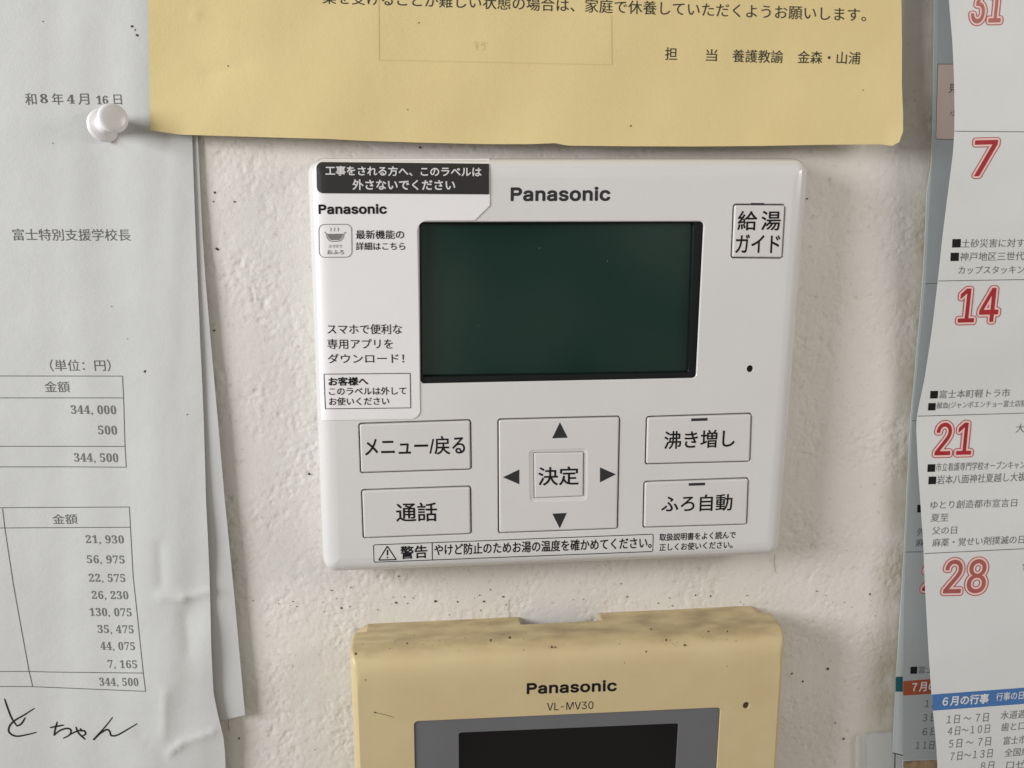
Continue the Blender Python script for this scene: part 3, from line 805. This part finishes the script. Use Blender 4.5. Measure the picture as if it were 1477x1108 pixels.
# ================================================================== CALENDAR
cal = thing('wall_calendar', 'paper wall calendar with red outlined numbers and a blue banner, curling off the wall', 'calendar', P(1400, 1108, 0))
EF = [(1367, -40), (1369, 0), (1374, 60), (1376.4, 110), (1377, 160), (1376.8, 190), (1375, 220), (1367.5, 279), (1360, 339), (1355, 386), (1352.5, 409), (1345.5, 469), (1338, 520), (1333.6, 548), (1324.9, 589), (1322.4, 606), (1321.9, 622), (1324.7, 679), (1327.8, 725), (1332, 785), (1334.6, 850), (1339.4, 937), (1343.6, 1000), (1346, 1025), (1351, 1080), (1353.5, 1130)]
hC_ = hermite([(-60, 9), (60, 11.5), (180, 13), (300, 12), (450, 9), (610, 6.2), (760, 8.5), (900, 11.5), (1010, 14), (1130, 16)])
hC = lambda x, y: hC_(y) + .10 * math.sin(y / 23 + x / 60) + .006 * (x - 1400)
EJ = [(1352.6, -40), (1352.4, 0), (1351.4, 100), (1349, 200), (1343.6, 236), (1340, 300), (1334.5, 409), (1325.6, 500), (1316, 603), (1311, 700), (1306, 795), (1303.2, 880), (1302.5, 980), (1302.5, 1097)]
hJ = lambda x, y: 3.0 + .6 * sst(200, 600, y) + .008 * (x - 1320)
EK = [(1347.6, -40), (1347.4, 0), (1345.5, 169), (1343.2, 236), (1336.8, 279), (1334.4, 339), (1331.4, 398), (1325.7, 469), (1318.7, 548), (1313.4, 603), (1308.6, 698), (1304, 795), (1299, 878), (1292.8, 971), (1288, 1070), (1287.4, 1088)]
hK = lambda x, y: 1.5 + .3 * sst(200, 600, y)
RX = 1640
mb = MB(); sheet_mesh(mb, [(1352, -330)] + EF + [(1358, 1210), (RX, 1210), (RX, -330)], hC, 7, thick=.12)
pf = mb.build('front_page', M['cal'], cal)
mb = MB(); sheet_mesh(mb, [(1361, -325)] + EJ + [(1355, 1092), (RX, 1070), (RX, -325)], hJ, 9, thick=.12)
pj = mb.build('rear_page', M['cal_shaded'], cal)
mb = MB(); sheet_mesh(mb, [(1361, -320)] + EK + [(1302, 1092), (1303, 1215), (RX, 1215), (RX, -320)], hK, 9, thick=.2)
pk = mb.build('backing_sheet', M['cal_edge'], cal)
# day numbers
def number(parent, s, x0, x1, yb, hgt, hf, fill):
    k = 4.4
    a = (s, x0 + k, yb - k, x1 - k, yb - k - (x1 - x0) * .02, hgt - 2 * k, hf)
    for nm, off, lift, m_ in (('number_outline', 4.4, .07, 'line_red'), ('number_border', 3.1, .12, 'rose'), ('number', .4, .17, fill)):
        t = MB(); write(t, *a, outline=off, lift=lift); t.build(nm, M[m_], parent)
for s, x0, x1, yb, hh, fl in (('31', 1395.5, 1447, 38, 60, 'faded_red'), ('7', 1397.5, 1438.5, 258.5, 60, 'red'), ('14', 1377.2, 1442.4, 469.5, 57, 'red'), ('21', 1343.8, 1404.4, 661, 55, 'red'), ('28', 1356, 1424.4, 860.8, 57, 'mid_red')):
    number(pf, s, x0, x1, yb, hh, hC, fl)
number(pj, '26', 1326, 1380, 857, 47, hJ, 'red')
mb = MB(); ln = MB(); sq = MB()
for s, x0, y0, x1, y1, hh, q_ in (
    ('土砂災害に対す', 1386.6, 357.5, 1477, 356.6, 12.6, (1373.3, 345, 12.2)), ('神戸地区三世代', 1384.2, 376.8, 1477, 375.6, 12.6, (1370.8, 364.7, 12)),
    ('カップスタッキン', 1382, 395.6, 1477, 394.6, 11.6, None), ('富士本町軽トラ市', 1354.4, 575, 1456.3, 572.4, 12, (1341.5, 564, 11)),
    ('献血(ジャンボエンチョー富士店駐', 1350.8, 591.2, 1480, 588, 11.2, (1338.6, 581.6, 10.6)), ('大安', 1464.6, 624.3, 1491, 623.6, 13, None),
    ('市立看護専門学校オープンキャン', 1349.6, 680, 1478, 676.4, 12, (1337.6, 669.8, 11)), ('岩本八面神社夏越し大祓', 1351, 698.8, 1479, 694, 13, (1339, 687.6, 11)),
    ('ゆとり創造都市宣言日', 1341.8, 734.6, 1466.4, 731, 12, None), ('夏至', 1342.4, 753, 1367.3, 752.4, 11.4, None), ('父の日', 1343.9, 771.4, 1379.8, 770.3, 11.4, None),
    ('麻薬・覚せい剤撲滅の日', 1344.5, 789, 1477, 784, 12, None), ('仏滅', 1474, 823, 1500, 822, 13, None),
    ('１日 ～ ７日', 1365, 1044.6, 1425.3, 1041, 12.5, None), ('水道週間', 1443, 1038.2, 1491, 1035, 12.4, None), ('４日～１０日', 1366.8, 1061.4, 1427, 1057.4, 12.5, None), ('歯と口の健', 1443.8, 1055, 1503, 1051, 12, None),
    ('５日 ～ ７日', 1368, 1079.6, 1428.6, 1075.6, 12.5, None), ('富士市民大', 1446.8, 1074.6, 1502, 1071, 12, None), ('７日～１３日', 1370, 1097.8, 1431, 1092.8, 12.5, None), ('全国危険物', 1448.3, 1092, 1508, 1088, 12, None),
    ('８日', 1414, 1112, 1433, 1110.5, 12.5, None), ('口ゼロ', 1451, 1110, 1490, 1107, 12, None)):
    write(mb, s, x0, y0, x1, y1, hh, hC, bold=0)
    if q_:
        x, y, w_ = q_; fillpx(sq, [(x + .6, y), (x + w_ + .6, y - .2), (x + w_, y + w_ - .2), (x, y + w_)], hC, .07)
mb.build('printed_text', M['digits'], pf); sq.build('bullet_squares', M['ink'], pf)
for l in ([(1377, 189.3), (1640, 192)], [(1353.4, 405.4), (1477, 403.4), (1640, 400)], [(1324.2, 600.4), (1477, 596), (1640, 591)], [(1333.4, 798.6), (1477, 791.6), (1640, 784)]): stroke(ln, l, 1.0, hC, .06)
ln.build('ruled_lines', M['print'], pf)
mb = MB(); fillpx(mb, [(1343.9, 1002), (1477, 992), (1640, 980), (1640, 1003), (1477, 1015.4), (1345.6, 1025.2)], hC, .05, 7)
ba = mb.build('blue_banner', M['blue'], pf)
mb = MB(); write(mb, '６月の行事', 1358.9, 1019.2, 1425.6, 1014.6, 14.4, hC, bold=.026, lift=.1); write(mb, '行事の日', 1436, 1011.4, 1476, 1008.6, 11.8, hC, bold=.01, lift=.1); write(mb, '程', 1477.5, 1008.6, 1488, 1008, 11.8, hC, bold=.01, lift=.1)
mb.build('lettering', M['white_ink'], ba)
# rear page printing
mb = MB(); fillpx(mb, [(1352.6, 92.6), (1400, 92.6), (1398, 201.4), (1349.9, 200.6)], hJ, .05); pkp = mb.build('pink_panel', M['pink'], pj)
mb = MB(); stroke(mb, [(1352.6, 92.6), (1400, 92.6)], .9, hJ, .08); stroke(mb, [(1352.6, 92.6), (1349.9, 200.6)], .7, hJ, .08); stroke(mb, [(1349.6, 200.8), (1400, 201.4)], .9, hJ, .08)
write(mb, '見本', 1367.5, 134.2, 1396, 134.2, 14, hJ, bold=.01, lift=.09); write(mb, '小', 1369.5, 167.6, 1382, 167.6, 9, hJ, bold=.01, lift=.09)
for l in ([(1334.6, 409.4), (1420, 407.6)], [(1305.8, 796.4), (1400, 795)], [(1315.4, 607), (1400, 605)]): stroke(mb, l, .9, hJ, .07)
for a in (('先', 1322, 773, 1334, 772.6, 11), ('麻薬', 1320.4, 788.6, 1344, 788, 11), ('富士本町', 1324.4, 971.6, 1368, 970.6, 10.4), ('１日', 1333.6, 1021.2, 1352, 1020.4, 11.6), ('３日', 1330.4, 1041.6, 1350, 1041, 11.6), ('６日', 1330.2, 1061.8, 1350, 1061, 11.6), ('１１日～', 1320.6, 1081.2, 1358, 1080.4, 11.6)):
    write(mb, *a, hJ, bold=0)
mb.build('printed_text', M['print'], pj)
mb = MB(); fillpx(mb, [(1323, 728.4), (1334, 728), (1334, 739), (1323, 739.4)], hJ); fillpx(mb, [(1313.4, 962), (1323, 961.6), (1322.6, 971.8), (1313, 972.2)], hJ); mb.build('bullet_squares', M['ink'], pj)
mb = MB(); fillpx(mb, [(1302.7, 982.6), (1420, 974), (1420, 996), (1302.7, 1003.4)], hJ, .05); ob = mb.build('red_banner', M['orange'], pj)
mb = MB(); write(mb, '７月の行事', 1314.7, 998.6, 1377, 995, 14.6, hJ, bold=.024, lift=.1); mb.build('lettering', M['white_ink'], ob)
# backing sheet printing
mb = MB(); fillpx(mb, [(1292, 976.4), (1302.8, 976), (1302.8, 998), (1291.4, 997.6)], hK, .05); mb.build('teal_banner', M['teal'], pk)
mb = MB(); fillpx(mb, [(1302.8, 1098), (1420, 1093), (1420, 1205), (1303.4, 1205)], hK, .05); mb.build('tan_picture', M['tan'], pk)
mb = MB(); stroke(mb, [(1287.4, 1086), (1302.6, 1090)], 1.4, hK, .08); stroke(mb, [(1291, 1088), (1290.5, 1130)], 1.6, hK, .08); mb.build('ruled_lines', M['grey_ink'], pk)

# ================================================================== CLEAR SLEEVE
sl = thing('plastic_sleeve', 'small clear plastic sleeve fixed to the wall beside the foot of the calendar', 'plastic sleeve', P(1260, 1108, 0))
hS = lambda x, y: .9 + .8 * math.exp(-((x - 1238) / 4.0) ** 2)
mb = MB(); sheet_mesh(mb, [(1234, 1064), (1240, 1060), (1262, 1057), (1288, 1056.5), (1330, 1056), (1330, 1200), (1234, 1200)], hS, 3, thick=.3)
mb.build('sheet', M['sleeve'], sl)
mb = MB(); sheet_mesh(mb, [(1250, 1060), (1288, 1058), (1330, 1058), (1330, 1200), (1250, 1200)], lambda x, y: .45, 9)
mb.build('insert', M['cal_edge'], sl)
